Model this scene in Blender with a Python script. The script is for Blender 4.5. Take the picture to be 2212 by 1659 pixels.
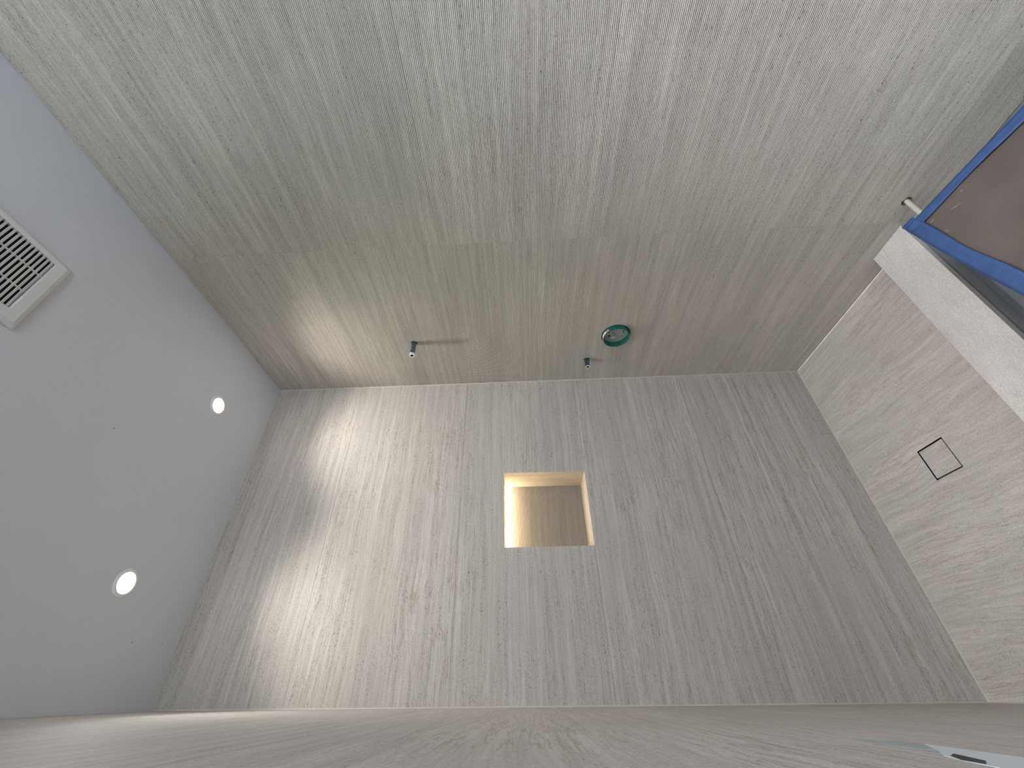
import bpy, bmesh, math, random
from mathutils import Matrix, Vector

random.seed(7)
for o in list(bpy.data.objects):
    bpy.data.objects.remove(o, do_unlink=True)
scene = bpy.context.scene
COL = scene.collection

# ------------------------------------------------------------------ camera, world, exposure
S = 1.157                                   # metres per survey unit
W, D, H = 1.2892*S, 1.6047*S, 2.6*S          # shower: x 0..W, back wall y = D, ceiling z = H
cam_data = bpy.data.cameras.new('camera')
cam = bpy.data.objects.new('camera', cam_data)
COL.objects.link(cam)
right = Vector((-0.00890969, 0.04970746, -0.99872408))
down = Vector((-0.79845937, 0.60090877, 0.03703092))
fwd = Vector((0.60198277, 0.79777053, 0.03433548))
m3 = Matrix((right, -down, -fwd)).transposed()
cam.matrix_world = Matrix.Translation((0.03882*S, 0.0, 1.37285*S)) @ m3.to_4x4()
cam_data.sensor_width = 36.0
cam_data.lens = 870.4/2212*36
cam_data.shift_x = 0.00625
cam_data.shift_y = 0.0043
cam_data.clip_start = 0.005
scene.camera = cam

world = bpy.data.worlds.new('overcast_sky')
scene.world = world
world.use_nodes = True
world.node_tree.nodes['Background'].inputs[0].default_value = (0.80, 0.89, 1.0, 1)
world.node_tree.nodes['Background'].inputs[1].default_value = 11.5

vs = scene.view_settings
vs.view_transform = 'Standard'
vs.look = 'None'
vs.gamma = 1.0
vs.use_curve_mapping = False
vs.exposure = 0.26

# ------------------------------------------------------------------ helpers
def obj(name, bm, mat, parent=None, smooth=False):
    bmesh.ops.recalc_face_normals(bm, faces=bm.faces[:])
    me = bpy.data.meshes.new(name)
    bm.to_mesh(me)
    bm.free()
    if mat:
        me.materials.append(mat)
    if smooth:
        for p in me.polygons:
            p.use_smooth = True
    o = bpy.data.objects.new(name, me)
    COL.objects.link(o)
    if parent:
        o.parent = parent
    return o

def thing(name, label, cat, group=None):
    o = bpy.data.objects.new(name, None)
    o.empty_display_size = 0.05
    COL.objects.link(o)
    return tag(o, label, cat, group)

def tag(o, label, cat, group=None):
    o['label'] = label
    o['category'] = cat
    if group:
        o['group'] = group
    return o

def struct(o, label=None):
    o['kind'] = 'structure'
    if label:
        o['label'] = label
    return o

def add_box(bm, x0, x1, y0, y1, z0, z1, bevel=0.0):
    r = bmesh.ops.create_cube(bm, size=1.0)
    vv = r['verts']
    for v in vv:
        v.co = Vector((x0 + (v.co.x+.5)*(x1-x0), y0 + (v.co.y+.5)*(y1-y0), z0 + (v.co.z+.5)*(z1-z0)))
    if bevel > 0:
        ed = list({e for v in vv for e in v.link_edges})
        bmesh.ops.bevel(bm, geom=ed, offset=bevel, segments=2, profile=0.5, affect='EDGES')

def box(name, b, mat, parent=None, bevel=0.0):
    bm = bmesh.new()
    add_box(bm, *b, bevel=bevel)
    return obj(name, bm, mat, parent)

def add_lathe(bm, prof, org, axis, n=48):
    """closed profile [(r, t)] revolved round axis (t runs along axis)."""
    a = Vector(axis).normalized()
    u = a.orthogonal().normalized()
    w = a.cross(u)
    rings = []
    for i in range(n):
        c, s = math.cos(2*math.pi*i/n), math.sin(2*math.pi*i/n)
        rings.append([bm.verts.new(Vector(org) + a*t + (u*c + w*s)*r) for r, t in prof])
    k = len(prof)
    for i in range(n):
        A, B = rings[i], rings[(i+1) % n]
        for j in range(k):
            bm.faces.new((A[j], B[j], B[(j+1) % k], A[(j+1) % k]))

def lathe(name, prof, org, axis, mat, parent=None, n=48, smooth=True):
    bm = bmesh.new()
    add_lathe(bm, prof, org, axis, n)
    o = obj(name, bm, mat, parent, smooth)
    if smooth:
        o.data.set_sharp_from_angle(angle=math.radians(35))
    return o

def prism(name, pts, d, mat, parent=None, bevel=0.0):
    """polygon pts (3-D, planar) swept by vector d."""
    bm = bmesh.new()
    a = [bm.verts.new(p) for p in pts]
    b = [bm.verts.new(Vector(p) + Vector(d)) for p in pts]
    n = len(pts)
    bm.faces.new(a)
    bm.faces.new(b[::-1])
    for i in range(n):
        bm.faces.new((a[i], a[(i+1) % n], b[(i+1) % n], b[i]))
    if bevel:
        bmesh.ops.recalc_face_normals(bm, faces=bm.faces[:])
        bmesh.ops.bevel(bm, geom=bm.edges[:], offset=bevel, segments=2, profile=0.5, affect='EDGES')
    return obj(name, bm, mat, parent)

def cut(target, cutters):
    """boolean difference, baked into the mesh."""
    for c in cutters:
        md = target.modifiers.new('hole', 'BOOLEAN')
        md.operation = 'DIFFERENCE'
        md.solver = 'EXACT'
        md.object = c
    dg = bpy.context.evaluated_depsgraph_get()
    dg.update()
    me = bpy.data.meshes.new_from_object(target.evaluated_get(dg))
    target.modifiers.clear()
    old = target.data
    me.name = old.name
    target.data = me
    bpy.data.meshes.remove(old)

def cutter(y, z, r):
    return lathe('cutter', [(0.0001, -0.03), (r, -0.03), (r, 0.10), (0.0001, 0.10)], (W, y, z), (1, 0, 0), None, None, 48, False)

# ------------------------------------------------------------------ materials
def nodes(name):
    m = bpy.data.materials.new(name)
    m.use_nodes = True
    nt = m.node_tree
    return m, nt, nt.nodes['Principled BSDF']

def N(nt, kind, **kw):
    n = nt.nodes.new(kind)
    for k, v in kw.items():
        setattr(n, k, v)
    return n

def plain(name, col, rough=0.5, metal=0.0, bump=0.0, bscale=200.0, vary=0.0, vscale=8.0, transm=0.0, emit=None, estr=0.0):
    m, nt, p = nodes(name)
    L = nt.links.new
    p.inputs['Base Color'].default_value = (*col, 1)
    p.inputs['Roughness'].default_value = rough
    p.inputs['Metallic'].default_value = metal
    p.inputs['Transmission Weight'].default_value = transm
    tc = N(nt, 'ShaderNodeTexCoord')
    if vary:
        nz = N(nt, 'ShaderNodeTexNoise')
        nz.inputs['Scale'].default_value = vscale
        nz.inputs['Detail'].default_value = 6
        L(tc.outputs['Object'], nz.inputs['Vector'])
        mr = N(nt, 'ShaderNodeMapRange')
        mr.inputs[1].default_value = 0.25
        mr.inputs[2].default_value = 0.75
        mr.inputs[3].default_value = 1 - vary
        mr.inputs[4].default_value = 1 + vary
        L(nz.outputs['Fac'], mr.inputs[0])
        mx = N(nt, 'ShaderNodeMix', data_type='RGBA', blend_type='MULTIPLY')
        mx.inputs[0].default_value = 1
        mx.inputs[6].default_value = (*col, 1)
        L(mr.outputs[0], mx.inputs[7])
        L(mx.outputs[2], p.inputs['Base Color'])
    if bump:
        nb = N(nt, 'ShaderNodeTexNoise')
        nb.inputs['Scale'].default_value = bscale
        nb.inputs['Detail'].default_value = 4
        L(tc.outputs['Object'], nb.inputs['Vector'])
        b = N(nt, 'ShaderNodeBump')
        b.inputs['Strength'].default_value = bump
        b.inputs['Distance'].default_value = 0.002
        L(nb.outputs['Fac'], b.inputs['Height'])
        L(b.outputs['Normal'], p.inputs['Normal'])
    if emit:
        p.inputs['Emission Color'].default_value = (*emit, 1)
        p.inputs['Emission Strength'].default_value = estr
    return m

def stone(name, axis, light, dark, band=1.0, streak=1.0, pits=1.0, veins=1.0, rough=0.62, along=0.9, across=52.0, wob=0.009):
    """vein-cut travertine: bands, fine streaks and pits drawn out along one axis."""
    m, nt, p = nodes(name)
    L = nt.links.new
    tc = N(nt, 'ShaderNodeTexCoord')
    oi = N(nt, 'ShaderNodeObjectInfo')
    off = N(nt, 'ShaderNodeVectorMath', operation='SCALE')
    off.inputs[0].default_value = (3.7, 5.3, 4.1)
    L(oi.outputs['Random'], off.inputs[3])
    add = N(nt, 'ShaderNodeVectorMath', operation='ADD')
    L(tc.outputs['Object'], add.inputs[0])
    L(off.outputs[0], add.inputs[1])
    # gentle wander of the veins
    wn = N(nt, 'ShaderNodeTexNoise')
    wn.inputs['Scale'].default_value = 3.2
    wn.inputs['Detail'].default_value = 1
    L(add.outputs[0], wn.inputs['Vector'])
    ws = N(nt, 'ShaderNodeVectorMath', operation='SUBTRACT')
    ws.inputs[1].default_value = (.5, .5, .5)
    L(wn.outputs['Color'], ws.inputs[0])
    wm = N(nt, 'ShaderNodeVectorMath', operation='SCALE')
    wm.inputs[3].default_value = wob*2.2
    L(ws.outputs[0], wm.inputs[0])
    vec = N(nt, 'ShaderNodeVectorMath', operation='ADD')
    L(add.outputs[0], vec.inputs[0])
    L(wm.outputs[0], vec.inputs[1])

    def stretched(al, ac, detail, rough_=0.55):
        sc = [ac]*3
        sc[axis] = al
        mp = N(nt, 'ShaderNodeVectorMath', operation='MULTIPLY')
        mp.inputs[1].default_value = sc
        L(vec.outputs[0], mp.inputs[0])
        nz = N(nt, 'ShaderNodeTexNoise')
        nz.inputs['Scale'].default_value = 1
        nz.inputs['Detail'].default_value = detail
        nz.inputs['Roughness'].default_value = rough_
        L(mp.outputs[0], nz.inputs['Vector'])
        return nz.outputs['Fac']

    def rng(sock, a, b, c, d):
        r = N(nt, 'ShaderNodeMapRange')
        for i, v in enumerate((a, b, c, d)):
            r.inputs[i+1].default_value = v
        L(sock, r.inputs[0])
        return r.outputs[0]

    def mul(a, b):
        r = N(nt, 'ShaderNodeMath', operation='MULTIPLY')
        L(a, r.inputs[0])
        if isinstance(b, float):
            r.inputs[1].default_value = b
        else:
            L(b, r.inputs[1])
        return r.outputs[0]

    bands = stretched(along, across, 5, 0.66)
    fine = stretched(5.0, 130.0, 2)
    patch = stretched(1.6, 4.0, 1)
    grit = stretched(220.0, 330.0, 1, 0.7)
    pit = stretched(120.0, 270.0, 1, 0.5)
    cr = N(nt, 'ShaderNodeValToRGB')
    e = cr.color_ramp.elements
    e[0].position, e[0].color = 0.5-0.15/band, (*dark, 1)
    e[1].position, e[1].color = 0.5+0.15/band, (*light, 1)
    L(bands, cr.inputs[0])
    k = mul(mul(rng(fine, .3, .7, 1-.09*streak, 1+.07*streak), rng(patch, .3, .7, .93, 1.05)), rng(grit, .25, .75, .85, 1.14))
    pitmask = mul(rng(pit, .66, .71, 0.0, 1.0), rng(bands, .58, .40, .15, 1.0))
    pitk = rng(pitmask, 0.0, 1.0, 1.0, 1-.62*pits)
    k = mul(k, pitk)
    # thin wavering veins
    vein = stretched(3.4, 62.0, 3, 0.6)
    va = N(nt, 'ShaderNodeMath', operation='SUBTRACT')
    va.inputs[1].default_value = .5
    L(vein, va.inputs[0])
    vb = N(nt, 'ShaderNodeMath', operation='ABSOLUTE')
    L(va.outputs[0], vb.inputs[0])
    vmask = mul(rng(vb.outputs[0], 0.0, .03, 1.0, 0.0), rng(patch, .38, .62, .1, 1.0))
    vk = N(nt, 'ShaderNodeMix', data_type='RGBA', blend_type='MIX')
    vk.inputs[6].default_value = (1, 1, 1, 1)
    vk.inputs[7].default_value = (.70, .655, .61, 1)
    L(mul(vmask, float(veins)), vk.inputs[0])
    mx = N(nt, 'ShaderNodeMix', data_type='RGBA', blend_type='MULTIPLY')
    mx.inputs[0].default_value = 1
    L(cr.outputs[0], mx.inputs[6])
    L(k, mx.inputs[7])
    mv = N(nt, 'ShaderNodeMix', data_type='RGBA', blend_type='MULTIPLY')
    mv.inputs[0].default_value = 1
    L(mx.outputs[2], mv.inputs[6])
    L(vk.outputs[2], mv.inputs[7])
    L(mv.outputs[2], p.inputs['Base Color'])
    p.inputs['Roughness'].default_value = rough
    b = N(nt, 'ShaderNodeBump')
    b.inputs['Strength'].default_value = 0.25
    b.inputs['Distance'].default_value = 0.0006
    gb = N(nt, 'ShaderNodeTexNoise')
    gb.inputs['Scale'].default_value = 260
    gb.inputs['Detail'].default_value = 1
    L(tc.outputs['Object'], gb.inputs['Vector'])
    L(gb.outputs['Fac'], b.inputs['Height'])
    L(b.outputs['Normal'], p.inputs['Normal'])
    return m

LT, DK = (.59, .55, .498), (.462, .426, .38)
M_back = stone('travertine_cross_vein', 0, LT, DK)
M_flute = stone('travertine_fluted', 1, (.74, .695, .63), (.59, .55, .495), band=0.9, pits=1.1, veins=.45)
M_left = stone('travertine_honed', 1, (.58, .55, .52), (.48, .45, .42), band=.8, pits=.6, rough=.72)
M_floor = stone('travertine_floor', 1, (.70, .65, .615), (.58, .535, .50), band=.8, pits=.7, veins=.8, along=2.2, across=36, wob=.02)
M_niche = stone('travertine_niche', 0, LT, DK, band=0.8, pits=1.0)
M_nside = stone('travertine_niche_side', 2, LT, DK, band=0.8, pits=.6)
M_curb = stone('limestone_cap', 0, (.84, .82, .80), (.72, .70, .68), band=.6, streak=.4, pits=.45, veins=.25, along=9, across=14, wob=.03)
M_grout = plain('grout', (.52, .475, .43), .9, bump=.3)
M_caulk = plain('caulk', (.60, .55, .485), .6)
M_ceil = plain('ceiling_paint', (.69, .70, .73), .9, bump=.06, bscale=350)
M_smudge = plain('grey_smudge', (.28, .28, .29), .9)
M_paint = plain('wall_paint', (.72, .71, .69), .9)
M_ofloor = plain('grey_floor_tile', (.22, .24, .27), .5, vary=.12, vscale=6)
M_curbface = plain('grey_curb_face', (.42, .45, .48), .6, vary=.06)
M_white = plain('white_plastic', (.74, .74, .72), .45)
M_trimw = plain('white_enamel', (.86, .86, .86), .4)
M_black = plain('void_shade', (.008, .008, .01), .8)  # flat black standing in for shade inside hollows
M_blackmetal = plain('black_metal', (.015, .015, .018), .45, .4)
M_steel = plain('blued_steel', (.10, .15, .19), .35, .75, vary=.25, vscale=90)
M_tefl = plain('thread_seal_tape', (.82, .82, .80), .6, bump=.4, bscale=500)
M_green = plain('green_plastic', (.008, .14, .115), .42)
M_greyp = plain('grey_plastic', (.42, .45, .44), .5, vary=.12, vscale=60)
M_greyd = plain('dark_grey_print', (.22, .25, .245), .5)
M_ink = plain('black_ink', (.03, .035, .035), .6)
M_pink = plain('pink_label', (.62, .27, .28), .6)
M_label = plain('white_label', (.85, .85, .83), .6)
M_pvc = plain('cream_pipe', (.74, .71, .62), .45)
M_kraft = plain('brown_sheet', (.16, .133, .12), .42, bump=.15, bscale=14, vary=.14, vscale=9)
M_cardbody = plain('brown_cardboard', (.30, .23, .17), .8, vary=.1)
M_tape = plain('blue_tape', (.052, .115, .30), .55, bump=.25, bscale=120, vary=.16, vscale=30)
M_mark = plain('pale_blue', (.74, .80, .86), .35, bump=.1, bscale=40)
M_mark2 = plain('grey_blue', (.40, .46, .47), .3, bump=.1, bscale=40)
M_lens = plain('lamp_lens', (.9, .9, .9), .5, emit=(1, .98, .95), estr=45)
M_led = plain('warm_led_diffuser', (.9, .8, .6), .5, emit=(1.0, .77, .46), estr=80)
M_alu = plain('aluminium', (.7, .7, .7), .4, .9)
M_scuff = plain('scuff', (.55, .50, .46), .5)

# ------------------------------------------------------------------ tiling grid
ZJ = [0.0, .590*S, 1.108*S, 1.6355*S, 2.1675*S, H]     # horizontal joints of the wall tiles
YJ = [-2.60, -1.80, -.887, .0265, .9405, D]            # upright joints of the fluted wall
GAP = 0.0007
TH = 0.014
FRONT = -2.60                                          # far wall of the bathroom behind the camera
LEFTX = -1.70

def hole_frame(bm, axis, a0, a1, outer, inner):
    """slab a0..a1 along axis with a rectangular hole; rects = (u0,u1,v0,v1)."""
    us = [outer[0], inner[0], inner[1], outer[1]]
    vs_ = [outer[2], inner[2], inner[3], outer[3]]
    def P(u, v, a):
        return {0: (a, u, v), 1: (u, a, v), 2: (u, v, a)}[axis]
    g = [[[bm.verts.new(P(u, v, a)) for v in vs_] for u in us] for a in (a0, a1)]
    for i in range(3):
        for j in range(3):
            if i == 1 and j == 1:
                continue
            for k in range(2):
                bm.faces.new((g[k][i][j], g[k][i+1][j], g[k][i+1][j+1], g[k][i][j+1]))
    for i in range(3):
        for j in (0, 3):
            bm.faces.new((g[0][i][j], g[0][i+1][j], g[1][i+1][j], g[1][i][j]))
            bm.faces.new((g[0][j][i], g[0][j][i+1], g[1][j][i+1], g[1][j][i]))
    for j in (1, 2):
        bm.faces.new((g[0][1][j], g[0][2][j], g[1][2][j], g[1][1][j]))
        bm.faces.new((g[0][j][1], g[0][j][2], g[1][j][2], g[1][j][1]))

# niche opening in the back wall
NX0, NX1, NZ0, NZ1, ND = .4835*S, .793*S, 1.108*S, 1.4555*S, .150*S

# ------------------------------------------------------------------ back wall
bm = bmesh.new()
hole_frame(bm, 1, D+TH, D+TH+.03, (-.02, W+.05, -.05, H+.02), (NX0-.012, NX1+.012, NZ0-.016, NZ1+.012))
wall_back = struct(obj('wall_back', bm, M_grout), 'smooth vein-cut travertine wall with the lit niche')
for i in range(5):
    z0, z1 = ZJ[i]+GAP/2, ZJ[i+1]-GAP/2
    if i != 2:
        box('tile', (.0005, W-.0005, D, D+TH, z0, z1), M_back, wall_back, bevel=.0006)
    else:
        pts = [(.0005, D, z0), (NX0, D, z0), (NX0, D, NZ1), (NX1, D, NZ1), (NX1, D, z0), (W-.0005, D, z0),
               (W-.0005, D, z1), (.0005, D, z1)]
        prism('tile', pts, (0, TH, 0), M_back, wall_back, bevel=.0006)

# ------------------------------------------------------------------ fluted wall
PITCH, FD = .0053, .0058
PROF = [(.0, -.0030), (.06, -.0013), (.18, -.0003), (.33, .0), (.48, -.0003), (.60, -.0013), (.66, -.0030), (.72, -FD), (.94, -FD)]   # rounded reeds

def fluted(name, mat, parent, u0, u1, z0, z1, place, th=TH):
    """slab with flutes running along u; place(u, depth, z) -> xyz, depth grows into the wall."""
    bm = bmesh.new()
    n = max(1, round((z1-z0)/PITCH))
    p = (z1-z0)/n
    prof = [(z0, -PROF[0][1])]
    for i in range(n):
        for f, dd in PROF:
            if i == 0 and f == 0.0:
                continue
            prof.append((z0+(i+f)*p, -dd))
    prof.append((z1, -PROF[0][1]))
    rows = []
    for u in (u0, u1):
        rows.append([(bm.verts.new(place(u, dd, z)), bm.verts.new(place(u, th, z))) for z, dd in prof])
    A, B = rows
    for i in range(len(prof)-1):
        bm.faces.new((A[i][0], A[i+1][0], B[i+1][0], B[i][0]))
        bm.faces.new((A[i][1], B[i][1], B[i+1][1], A[i+1][1]))
        bm.faces.new((A[i][0], A[i][1], A[i+1][1], A[i+1][0]))
        bm.faces.new((B[i][0], B[i+1][0], B[i+1][1], B[i][1]))
    for i in (0, len(prof)-1):
        bm.faces.new((A[i][0], B[i][0], B[i][1], A[i][1]))
    return obj(name, bm, mat, parent)

wall_right = struct(box('wall_right', (W+TH, W+TH+.04, FRONT, D+.04, -.05, H+.02), M_grout),
                    'finely fluted travertine wall with shower plumbing')
VALVE = (1.2985*S, .941*S)
ST1, ST2, PVC = (1.297*S, 1.836*S), (1.457*S, 1.051*S), (.738*S, .103*S)
holes = [(VALVE, .0725), (ST1, .0165), (ST2, .0165), (PVC, .0175)]
cutters = [(h, cutter(h[0][0], h[0][1], h[1])) for h in holes]
for j in range(5):
    for i in range(5):
        y0, y1 = YJ[j]+GAP/2, YJ[j+1]-GAP/2
        z0, z1 = ZJ[i]+GAP/2, ZJ[i+1]-GAP/2
        t = fluted('tile', M_flute, wall_right, y0, y1, z0, z1, lambda u, dd, z: (W+dd, u, z))
        cs = [c for (h, c) in cutters if y0 < h[0][0] < y1 and z0 < h[0][1] < z1]
        if cs:
            cut(t, cs)
cut(wall_right, [c for _, c in cutters])
for _, c in cutters:
    me = c.data
    bpy.data.objects.remove(c)
    bpy.data.meshes.remove(me)
# black slab painting the shade behind the plumbing holes
struct(box('wall_hole_shade', (W+.10, W+.11, .6, D+.05, -.05, 2.4), M_black))

# ------------------------------------------------------------------ left wall
LY0 = .12
wall_left = struct(box('wall_left', (-.12, -TH, LY0, D+.04, -.05, H+.02), M_paint), 'honed travertine wall right beside the camera')
ZL = ZJ[:2]+[1.147*S]+ZJ[3:]
for i in range(5):
    box('tile', (-TH, 0, LY0, D-.0005, ZL[i]+GAP/2, ZL[i+1]-GAP/2), M_left, wall_left, bevel=.0006)
for i in range(1, 5):
    bm = bmesh.new()
    add_box(bm, -TH, -.0003, LY0, D-.001, ZL[i]-GAP/2, ZL[i]+GAP/2)
    obj('grout_line', bm, M_caulk, wall_left)

# ------------------------------------------------------------------ floors, ceiling, rest of the bathroom
DX0, DX1, DY0, DY1 = .587*S, .694*S, 1.219*S, 1.3225*S          # drain
bm = bmesh.new()
hole_frame(bm, 2, -.04, 0.0, (0, W, .90*S, D), (DX0, DX1, DY0, DY1))
struct(obj('floor', bm, M_floor), 'pale travertine shower floor')
CY0, CY1, CZ = .823*S, .957*S, .065*S                            # curb
struct(box('floor', (LEFTX, W+.03, FRONT, .90*S, -.04, -.002), M_ofloor), 'grey tiled floor outside the curb')
ceiling = struct(box('ceiling', (LEFTX-.05, W+.05, FRONT-.05, D+.05, H, H+.05), M_ceil), 'smooth white painted ceiling')
for mx_, my_, ml, mw, ma in ((.685*S, .985*S, .011, .004, .5), (.172*S, 1.410*S, .014, .004, 1.2), (.179*S, 1.533*S, .010, .003, 1.0)):
    u_, v_ = Vector((math.cos(ma), math.sin(ma), 0))*ml/2, Vector((-math.sin(ma), math.cos(ma), 0))*mw/2
    c_ = Vector((mx_, my_, H-.0003))
    prism('scuff_mark', [c_-u_, c_-v_, c_+u_, c_+v_*.6], (0, 0, .0003), M_smudge, ceiling)
struct(box('wall_return', (LEFTX-.06, -.12, LY0, LY0+.08, -.05, H+.02), M_paint))
bm = bmesh.new()
hole_frame(bm, 1, FRONT-.10, FRONT, (LEFTX-.05, W+.05, -.05, H+.02), (-.10, 1.10, 1.28, 2.35))
struct(obj('wall_front', bm, M_paint))
bm = bmesh.new()
hole_frame(bm, 1, FRONT-.08, FRONT-.03, (-.10, 1.10, 1.28, 2.35), (-.05, 1.05, 1.33, 2.30))
struct(obj('window_fill', bm, M_trimw))  # opening added behind the camera to let in fill light
WY0, WY1, WZ0, WZ1 = -1.00, -.12, 1.50, 2.45              # window looking across at the fluted wall
bm = bmesh.new()
hole_frame(bm, 0, LEFTX-.10, LEFTX, (FRONT-.05, LY0+.02, -.05, H+.02), (WY0, WY1, WZ0, WZ1))
struct(obj('wall_outer', bm, M_paint))
bm = bmesh.new()
hole_frame(bm, 0, LEFTX-.08, LEFTX-.03, (WY0, WY1, WZ0, WZ1), (WY0+.05, WY1-.05, WZ0+.05, WZ1-.05))
add_box(bm, LEFTX-.075, LEFTX-.035, (WY0+WY1)/2-.015, (WY0+WY1)/2+.015, WZ0+.05, WZ1-.05)
struct(obj('window_1', bm, M_trimw))

# beads of caulk in the corners
def bead(name, a, b, d1, d2, s):
    a, b, d1, d2 = Vector(a), Vector(b), Vector(d1)*s, Vector(d2)*s
    mid = (d1+d2)*.36
    return struct(prism(name, [a, a+d1, a+mid, a+d2], b-a, M_caulk))
bead('trim_1', (W, D, 0), (W, D, H), (-1, 0, 0), (0, -1, 0), .0036)
bead('trim_2', (0, D, 0), (W, D, 0), (0, -1, 0), (0, 0, 1), .0032)
bead('trim_3', (0, D, 0), (0, D, H), (1, 0, 0), (0, -1, 0), .004)
bead('trim_4', (0, CY1, 0), (0, D, 0), (1, 0, 0), (0, 0, 1), .004)

# ------------------------------------------------------------------ lit niche
n0, n1 = D+.0005, D+ND
niche = thing('wall_niche', 'warmly lit square niche recessed in the smooth travertine wall', 'niche')
fluted('back_panel', M_niche, niche, NX0, NX1, NZ0, NZ1, lambda u, dd, z: (u, n1+dd, z))
box('sill', (NX0-.010, NX1+.010, D+.001, n1+.012, NZ0-.014, NZ0+.001), M_nside, niche, bevel=.0005)
box('side_panel', (NX1, NX1+.010, D+TH-.0004, n1+.012, NZ0, NZ1), M_nside, niche)
box('side_panel', (NX0-.010, NX0, D+TH-.0004, n1+.012, NZ0, NZ1), M_nside, niche)
box('top_panel', (NX0-.010, NX1+.010, D+TH-.0004, n1+.012, NZ1, NZ1+.012), M_nside, niche)
led = thing('led_strip', 'thin warm white LED strip along the top of the niche', 'LED strip')
box('channel', (NX0+.002, NX1-.002, n1-.022, n1-.004, NZ1-.004, NZ1-.0005), M_alu, led)
box('diffuser', (NX0+.004, NX1-.004, n1-.019, n1-.007, NZ1-.0075, NZ1-.0041), M_led, led, bevel=.001)

# ------------------------------------------------------------------ recessed downlights
def downlight(x, y, label, power, group, col=(1.0, .96, .90), size=119, blend=1.0):
    t = thing('recessed_downlight', label, 'ceiling light', group)
    R = .047
    lathe('trim_ring', [(.034, -.001), (.034, -.004), (.036, -.005), (R-.002, -.003), (R, -.0005), (R, 0.0), (.030, 0.0)], (x, y, H), (0, 0, 1), M_trimw, t)
    lathe('lens', [(.0005, -.002), (.030, -.002), (.0345, -.001), (.0345, 0), (.0005, 0)], (x, y, H-.0008), (0, 0, 1), M_lens, t)
    ld = bpy.data.lights.new('lamp', 'SPOT')
    ld.energy = power
    ld.color = col
    ld.spot_size = math.radians(size)
    ld.spot_blend = blend
    ld.shadow_soft_size = .014
    lo = bpy.data.objects.new('lamp', ld)
    COL.objects.link(lo)
    lo.location = (x, y, H-.03)
    lo.parent = t
    return t
G = 'recessed ceiling downlights'
downlight(.979*S, 1.290*S, 'small round recessed downlight nearest the fluted wall', 30, G)
downlight(.316*S, 1.284*S, 'small round recessed downlight nearest the honed near wall', 26, G)
downlight(.65*S, .06*S, 'recessed downlight in the bathroom ceiling just before the vent', 66, G, col=(.93, .96, 1.0), size=76)
downlight(-.75, -1.4, 'added unseen downlight far behind the camera by the outer wall', 30, G, col=(.93, .96, 1.0))  # extra lamp out of view, added for light from the bathroom

# ------------------------------------------------------------------ ceiling exhaust vent
VX0, VX1, VY0, VY1 = .749*S, .981*S, .330*S, .636*S
GX0, GX1, GY0, GY1 = .788*S, .955*S, .368*S, .597*S
vent = thing('ceiling_vent', 'white louvred exhaust fan grille on the ceiling', 'vent')
bm = bmesh.new()
def ring(x0, x1, y0, y1, z):
    return [bm.verts.new(c) for c in ((x0, y0, z), (x1, y0, z), (x1, y1, z), (x0, y1, z))]
loops = [ring(VX0, VX1, VY0, VY1, H), ring(VX0+.004, VX1-.004, VY0+.004, VY1-.004, H-.008),
         ring(VX0+.016, VX1-.016, VY0+.016, VY1-.016, H-.013), ring(GX0, GX1, GY0, GY1, H-.012),
         ring(GX0, GX1, GY0, GY1, H-.001)]
for a, b in zip(loops, loops[1:]):
    for i in range(4):
        bm.faces.new((a[i], a[(i+1) % 4], b[(i+1) % 4], b[i]))
for i in range(4):
    a, b = loops[-1], loops[0]
    bm.faces.new((a[i], a[(i+1) % 4], b[(i+1) % 4], b[i]))
fr = obj('frame', bm, M_white, vent)
bv = fr.modifiers.new('soft_edges', 'BEVEL')
bv.width = .003
bv.segments = 3
bv.limit_method = 'ANGLE'
box('interior_shade', (GX0, GX1, GY0, GY1, H-.0015, H-.0005), M_black, vent)  # black sheet paints the shade behind the slats, no real housing
SP = .01225
k = 0
y = GY1-.0045
while y > GY0+.004:
    sl = prism('slat', [(GX0, y-.0063, H-.0125), (GX0, y, H-.0105), (GX0, y, H-.0085), (GX0, y-.0063, H-.0100)], (GX1-GX0, 0, 0), M_white, vent)
    y -= SP
for f in (.33, .69):
    xm = GX0+(GX1-GX0)*f
    box('crossbar', (xm-.0015, xm+.0015, GY0, GY1, H-.0098, H-.004), M_white, vent)

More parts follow.
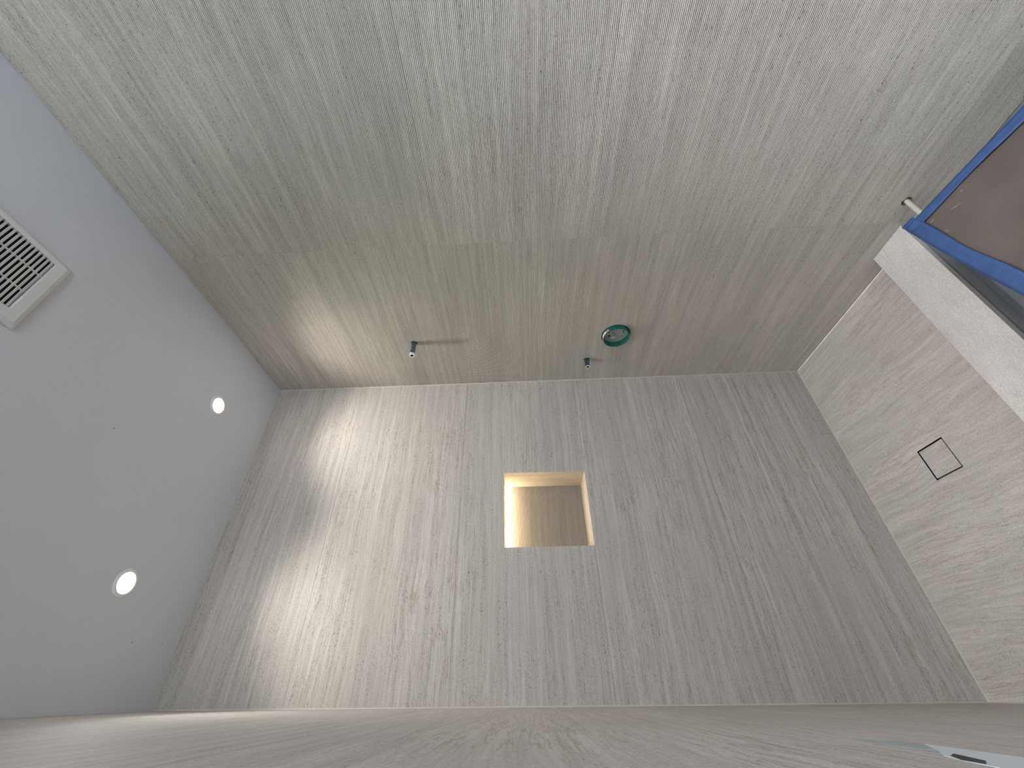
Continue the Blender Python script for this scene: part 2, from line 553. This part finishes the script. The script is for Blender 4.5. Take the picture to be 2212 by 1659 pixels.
# ------------------------------------------------------------------ plumbing on the fluted wall
def stub(name, yz, L_, r, label, open_end):
    y, z = yz
    t = thing(name, label, 'pipe stub', 'capped shower pipe stubs')
    r2 = r*.62
    lathe('pipe', [(r2, -.03), (r, -.03), (r, L_-.001), (r-.001, L_), (r2, L_)], (W, y, z), (-1, 0, 0), M_steel, t, 40)
    lathe('shade_plug', [(.0003, L_-.012), (r2, L_-.012), (r2, L_-.006), (.0003, L_-.006)], (W, y, z), (-1, 0, 0), M_black, t, 32)  # black plug stands in for the shade down the bore
    if not open_end:
        bm = bmesh.new()
        rr = r+.0012
        add_lathe(bm, [(r-.0005, L_-.012), (rr, L_-.011), (rr+.0004, L_-.006), (rr, L_+.001), (r2+.001, L_+.0015), (r2+.001, L_)], (W, y, z), (-1, 0, 0), 40)
        for v in bm.verts:
            v.co += Vector((random.uniform(-.0016, .0010), random.uniform(-.0006, .0006), random.uniform(-.0006, .0006)))
        obj('sealing_tape', bm, M_tefl, t)
        for a in (.9, 2.2, 3.9):
            lathe('white_dot', [(.0002, 0), (.0022, 0), (.0018, .0012), (.0002, .0012)], (W-.012-.016*a, y-r*.86, z+r*.45), (0, -.88, .47), M_tefl, t, 12)  # small white discs set on the pipe
    else:
        lathe('end_rim', [(r2, L_-.001), (r+.0006, L_-.001), (r+.0006, L_+.0012), (r2+.0012, L_+.0018)], (W, y, z), (-1, 0, 0), M_tefl, t, 40)
    lathe('gap_shade', [(r-.001, -.012), (r+.0042, -.012), (r+.0042, -.006), (r-.001, -.006)], (W, y, z), (-1, 0, 0), M_black, t, 40)  # black ring paints the shade in the gap round the pipe
    return t
stub('pipe_stub', ST1, .073*S, .0125, 'longer steel pipe stub with white sealing tape nearest the ceiling', False)
stub('pipe_stub', ST2, .043*S, .0125, 'short open blued steel pipe stub below the green valve ring', True)

vy, vz = VALVE
valve = thing('shower_valve', 'green round shower valve guard protruding from the fluted wall', 'valve')
R0, R1, P0 = .0625, .0660, .020
lathe('guard_ring', [(R0, -.030), (R1, -.030), (R1, P0-.001), (R1-.001, P0), (R0+.001, P0), (R0, P0-.001)], (W, vy, vz), (-1, 0, 0), M_green, valve, 64)
face = lathe('face', [(.0005, -.028), (R0, -.028), (R0, -.011), (.0005, -.011)], (W, vy, vz), (-1, 0, 0), M_greyp, valve, 48)
xf = W+.0107
def arc(name, r, a0, a1, wd, cy, cz, mat, parent, n=20):
    bm = bmesh.new()
    prev = None
    for i in range(n+1):
        a = a0+(a1-a0)*i/n
        q = [bm.verts.new((xf-dx, cy+rr*math.sin(a), cz+rr*math.cos(a))) for rr in (r-wd/2, r+wd/2) for dx in (0, .0006)]
        if prev:
            for u, v in ((0, 1), (1, 3), (3, 2), (2, 0)):
                bm.faces.new((prev[u], prev[v], q[v], q[u]))
        else:
            bm.faces.new((q[0], q[1], q[3], q[2]))
        prev = q
    bm.faces.new((prev[0], prev[1], prev[3], prev[2]))
    return obj(name, bm, mat, parent)
arc('printed_arc', .020, -1.25, 1.9, .0016, vy-.018, vz-.004, M_ink, face)
def bar(name, y0, z0, y1, z1, wd, mat, parent):
    d = Vector((0, y1-y0, z1-z0))
    nrm = Vector((0, -d.z, d.y)).normalized()*wd/2
    a, b = Vector((xf, y0, z0)), Vector((xf, y1, z1))
    return prism(name, [a-nrm, b-nrm, b+nrm, a+nrm], (-.0006, 0, 0), mat, parent)
bar('printed_line', vy-.034, vz-.006, vy-.002, vz+.008, .0018, M_ink, face)
bar('printed_line', vy-.022, vz-.036, vy-.004, vz-.042, .005, M_ink, face)
for q in range(4):
    bar('printed_line', vy+.012+.001*q, vz-.010-.009*q, vy+.024+.001*q, vz-.013-.009*q, .0032, M_greyd, face)
lathe('screw', [(.0004, 0), (.006, 0), (.005, .003), (.0004, .003)], (xf, vy+.012, vz+.030), (-1, 0, 0), M_ink, face, 20)
lathe('screw', [(.0004, 0), (.004, 0), (.003, .003), (.0004, .003)], (xf, vy-.012, vz+.034), (-1, 0, 0), M_ink, face, 20)
lathe('hub', [(.0004, 0), (.016, 0), (.013, .008), (.0004, .009)], (xf, vy+.022, vz+.012), (-1, 0, 0), M_greyp, face, 32)
def wrap(name, a0, a1, mat):
    bm = bmesh.new()
    prev = None
    n = 14
    for i in range(n+1):
        a = a0+(a1-a0)*i/n
        q = [bm.verts.new((W-t_, vy+r*math.sin(a), vz+r*math.cos(a))) for t_ in (.003, P0-.003) for r in (R1+.0001, R1+.0008)]
        if prev:
            for u, v in ((0, 1), (1, 3), (3, 2), (2, 0)):
                bm.faces.new((prev[u], prev[v], q[v], q[u]))
        else:
            bm.faces.new((q[0], q[1], q[3], q[2]))
        prev = q
    bm.faces.new((prev[0], prev[1], prev[3], prev[2]))
    return obj(name, bm, mat, valve)
wrap('white_sticker', -.55, .75, M_label)
wrap('pink_sticker', -.85, -.56, M_pink)

py_, pz_ = PVC
pvc = thing('waste_pipe', 'thin cream plastic pipe poking out of the fluted wall beside the curb', 'pipe')
lathe('pipe', [(.0055, -.04), (.008, -.04), (.008, .084), (.0055, .084)], (W, py_, pz_), (-1, 0, 0), M_pvc, pvc, 32)
lathe('end_cap', [(.0003, .076), (.0056, .076), (.0056, .081), (.0003, .081)], (W, py_, pz_), (-1, 0, 0), M_pvc, pvc, 24)

# ------------------------------------------------------------------ floor drain
drain = thing('floor_drain', 'square tile insert floor drain outlined by a thin black slot', 'drain')
bm = bmesh.new()
hole_frame(bm, 2, -.030, -.0008, (DX0+.0004, DX1-.0004, DY0+.0004, DY1-.0004), (DX0+.0016, DX1-.0016, DY0+.0016, DY1-.0016))
obj('frame', bm, M_blackmetal, drain)
box('sump', (DX0+.0017, DX1-.0017, DY0+.0017, DY1-.0017, -.034, -.030), M_black, drain)
box('tile_insert', (DX0+.0056, DX1-.0056, DY0+.0056, DY1-.0056, -.0295, -.0005), M_floor, drain, bevel=.0006)

# ------------------------------------------------------------------ curb
curb = thing('shower_curb', 'low pale limestone curb crossing between shower and bathroom floor', 'curb')
box('body', (.0005, W-.0005, CY0+.004, CY1-.004, -.001, CZ-.02), M_curbface, curb)
box('cap', (.0005, W-.0005, CY0, CY1, CZ-.02, CZ), M_curb, curb, bevel=.0012)

# ------------------------------------------------------------------ taped box outside the curb
ZT = .25*S
C0 = Vector((1.086*S, .703*S, 0))
e1 = Vector((1.046-1.083, .391-.703, 0)).normalized()     # away along the fluted wall
e2 = Vector((.724-1.094, .649-.712, 0)).normalized()      # along the curb
BL, BW = 1.25, .70
quad = [C0, C0+e1*BL, C0+e1*BL+e2*BW, C0+e2*BW]
tb = thing('covered_box', 'low brown sheet-covered box edged with blue painter\'s tape outside the curb', 'box')
ins = [q+(e1*.006+e2*.006)*(1 if i == 0 else 0)+(e2*.006-e1*.006)*(i == 1)+(-e1*.006-e2*.006)*(i == 2)+(e1*.006-e2*.006)*(i == 3) for i, q in enumerate(quad)]
prism('body', [Vector((q.x, q.y, -.002)) for q in ins], (0, 0, ZT-.016+.002), M_cardbody, tb)
# cover sheet with gentle billows
bm = bmesh.new()
nu, nv = 40, 26
grid = []
rnd = random.Random(3)
ph = [rnd.uniform(0, 6) for _ in range(6)]
def billow(a, b):
    return .0022*math.sin(9*a+ph[0]+4*b)+.0016*math.sin(17*b+ph[1]-6*a)+.0010*math.sin(31*a+23*b+ph[2])
for i in range(nu+1):
    row = []
    for j in range(nv+1):
        a, b = i/nu*BL, j/nv*BW
        edge = min(1, min(a, b, BL-a, BW-b)/.05)
        p = C0+e1*a+e2*b
        row.append(bm.verts.new((p.x, p.y, ZT-.003+edge*billow(a, b))))
    grid.append(row)
for i in range(nu):
    for j in range(nv):
        bm.faces.new((grid[i][j], grid[i+1][j], grid[i+1][j+1], grid[i][j+1]))
sheet = obj('cover_sheet', bm, M_kraft, tb, True)
so = sheet.modifiers.new('thickness', 'SOLIDIFY')
so.thickness = .003
so.offset = -1
def tape(name, along, inward, length, width, wr, drop, start=-.012, bend=0.0):
    """strip folded over the edge of the box."""
    bm = bmesh.new()
    n = 60
    rows = []
    for i in range(n+1):
        s = start+(length-start)*i/n
        wv = width*(1+.10*math.sin(7*s+ph[3])+.06*math.sin(23*s))
        lift = wr*(math.sin(40*s+ph[4])*.5+math.sin(97*s+ph[5])*.3+math.sin(171*s)*.2)
        row = []
        for q in range(6):
            f = q/4
            out = bend*math.sin(min(1, max(0, s)/.45)*math.pi)
            if q == 5:
                p = C0+along*s-inward*(.0015+out)
                row.append(bm.verts.new((p.x, p.y, ZT-drop)))
            else:
                p = C0+along*s+inward*(wv*(1-f)-.0015-out*f)
                zz = ZT+.0025+lift*(1-abs(2*f-1))+(.0006 if q in (0, 4) else 0)
                row.append(bm.verts.new((p.x, p.y, zz)))
        rows.append(row)
    for i in range(n):
        for q in range(5):
            bm.faces.new((rows[i][q], rows[i+1][q], rows[i+1][q+1], rows[i][q+1]))
    o = obj(name, bm, M_tape, tb, True)
    s_ = o.modifiers.new('thickness', 'SOLIDIFY')
    s_.thickness = .0006
    s_.offset = 1
    return o
tape('tape_strip', e1, e2, 1.2, .034, .0035, .024, start=.004)
tape('tape_strip', e2, e1, .66, .044, .0010, .012, start=-.016, bend=.004)
# scuffs on the sheet
for (a, b, l, w_, an) in ((.055, .052, .020, .0018, -.3), (.115, .075, .030, .0016, .25), (.050, .115, .014, .0014, 1.1), (.155, .05, .010, .002, .2)):
    c = C0+e1*a+e2*b
    u = (e1*math.cos(an)+e2*math.sin(an))
    v = Vector((-u.y, u.x, 0))
    prism('scuff', [Vector((p.x, p.y, ZT+.0030)) for p in (c-u*l/2, c+v*w_/2, c+u*l/2, c-v*w_/2)], (0, 0, .0004), M_scuff, tb)

# ------------------------------------------------------------------ bluish mark on the near wall
mark = thing('bluish_mark', 'pale blue mark on the near wall', 'film scrap')
def patch(name, pts, mat, th):
    return prism(name, [Vector((.0002, a*S, b*S)) for a, b in pts], (th, 0, 0), mat, mark)
patch('bluish', [(.473, 1.040), (.40, 1.0425), (.30, 1.046), (.30, 1.118), (.338, 1.098), (.365, 1.094), (.395, 1.085), (.425, 1.066)], M_mark, .0006)
patch('mark_tail', [(.473, 1.0405), (.500, 1.046), (.522, 1.060), (.505, 1.075), (.455, 1.076), (.425, 1.0665)], M_mark2, .0004)
prism('dark_slit', [Vector((.0009, a*S, b*S)) for a, b in ((.402, 1.073), (.365, 1.083), (.352, 1.094), (.372, 1.093), (.392, 1.083))], (.0003, 0, 0), M_ink, mark)
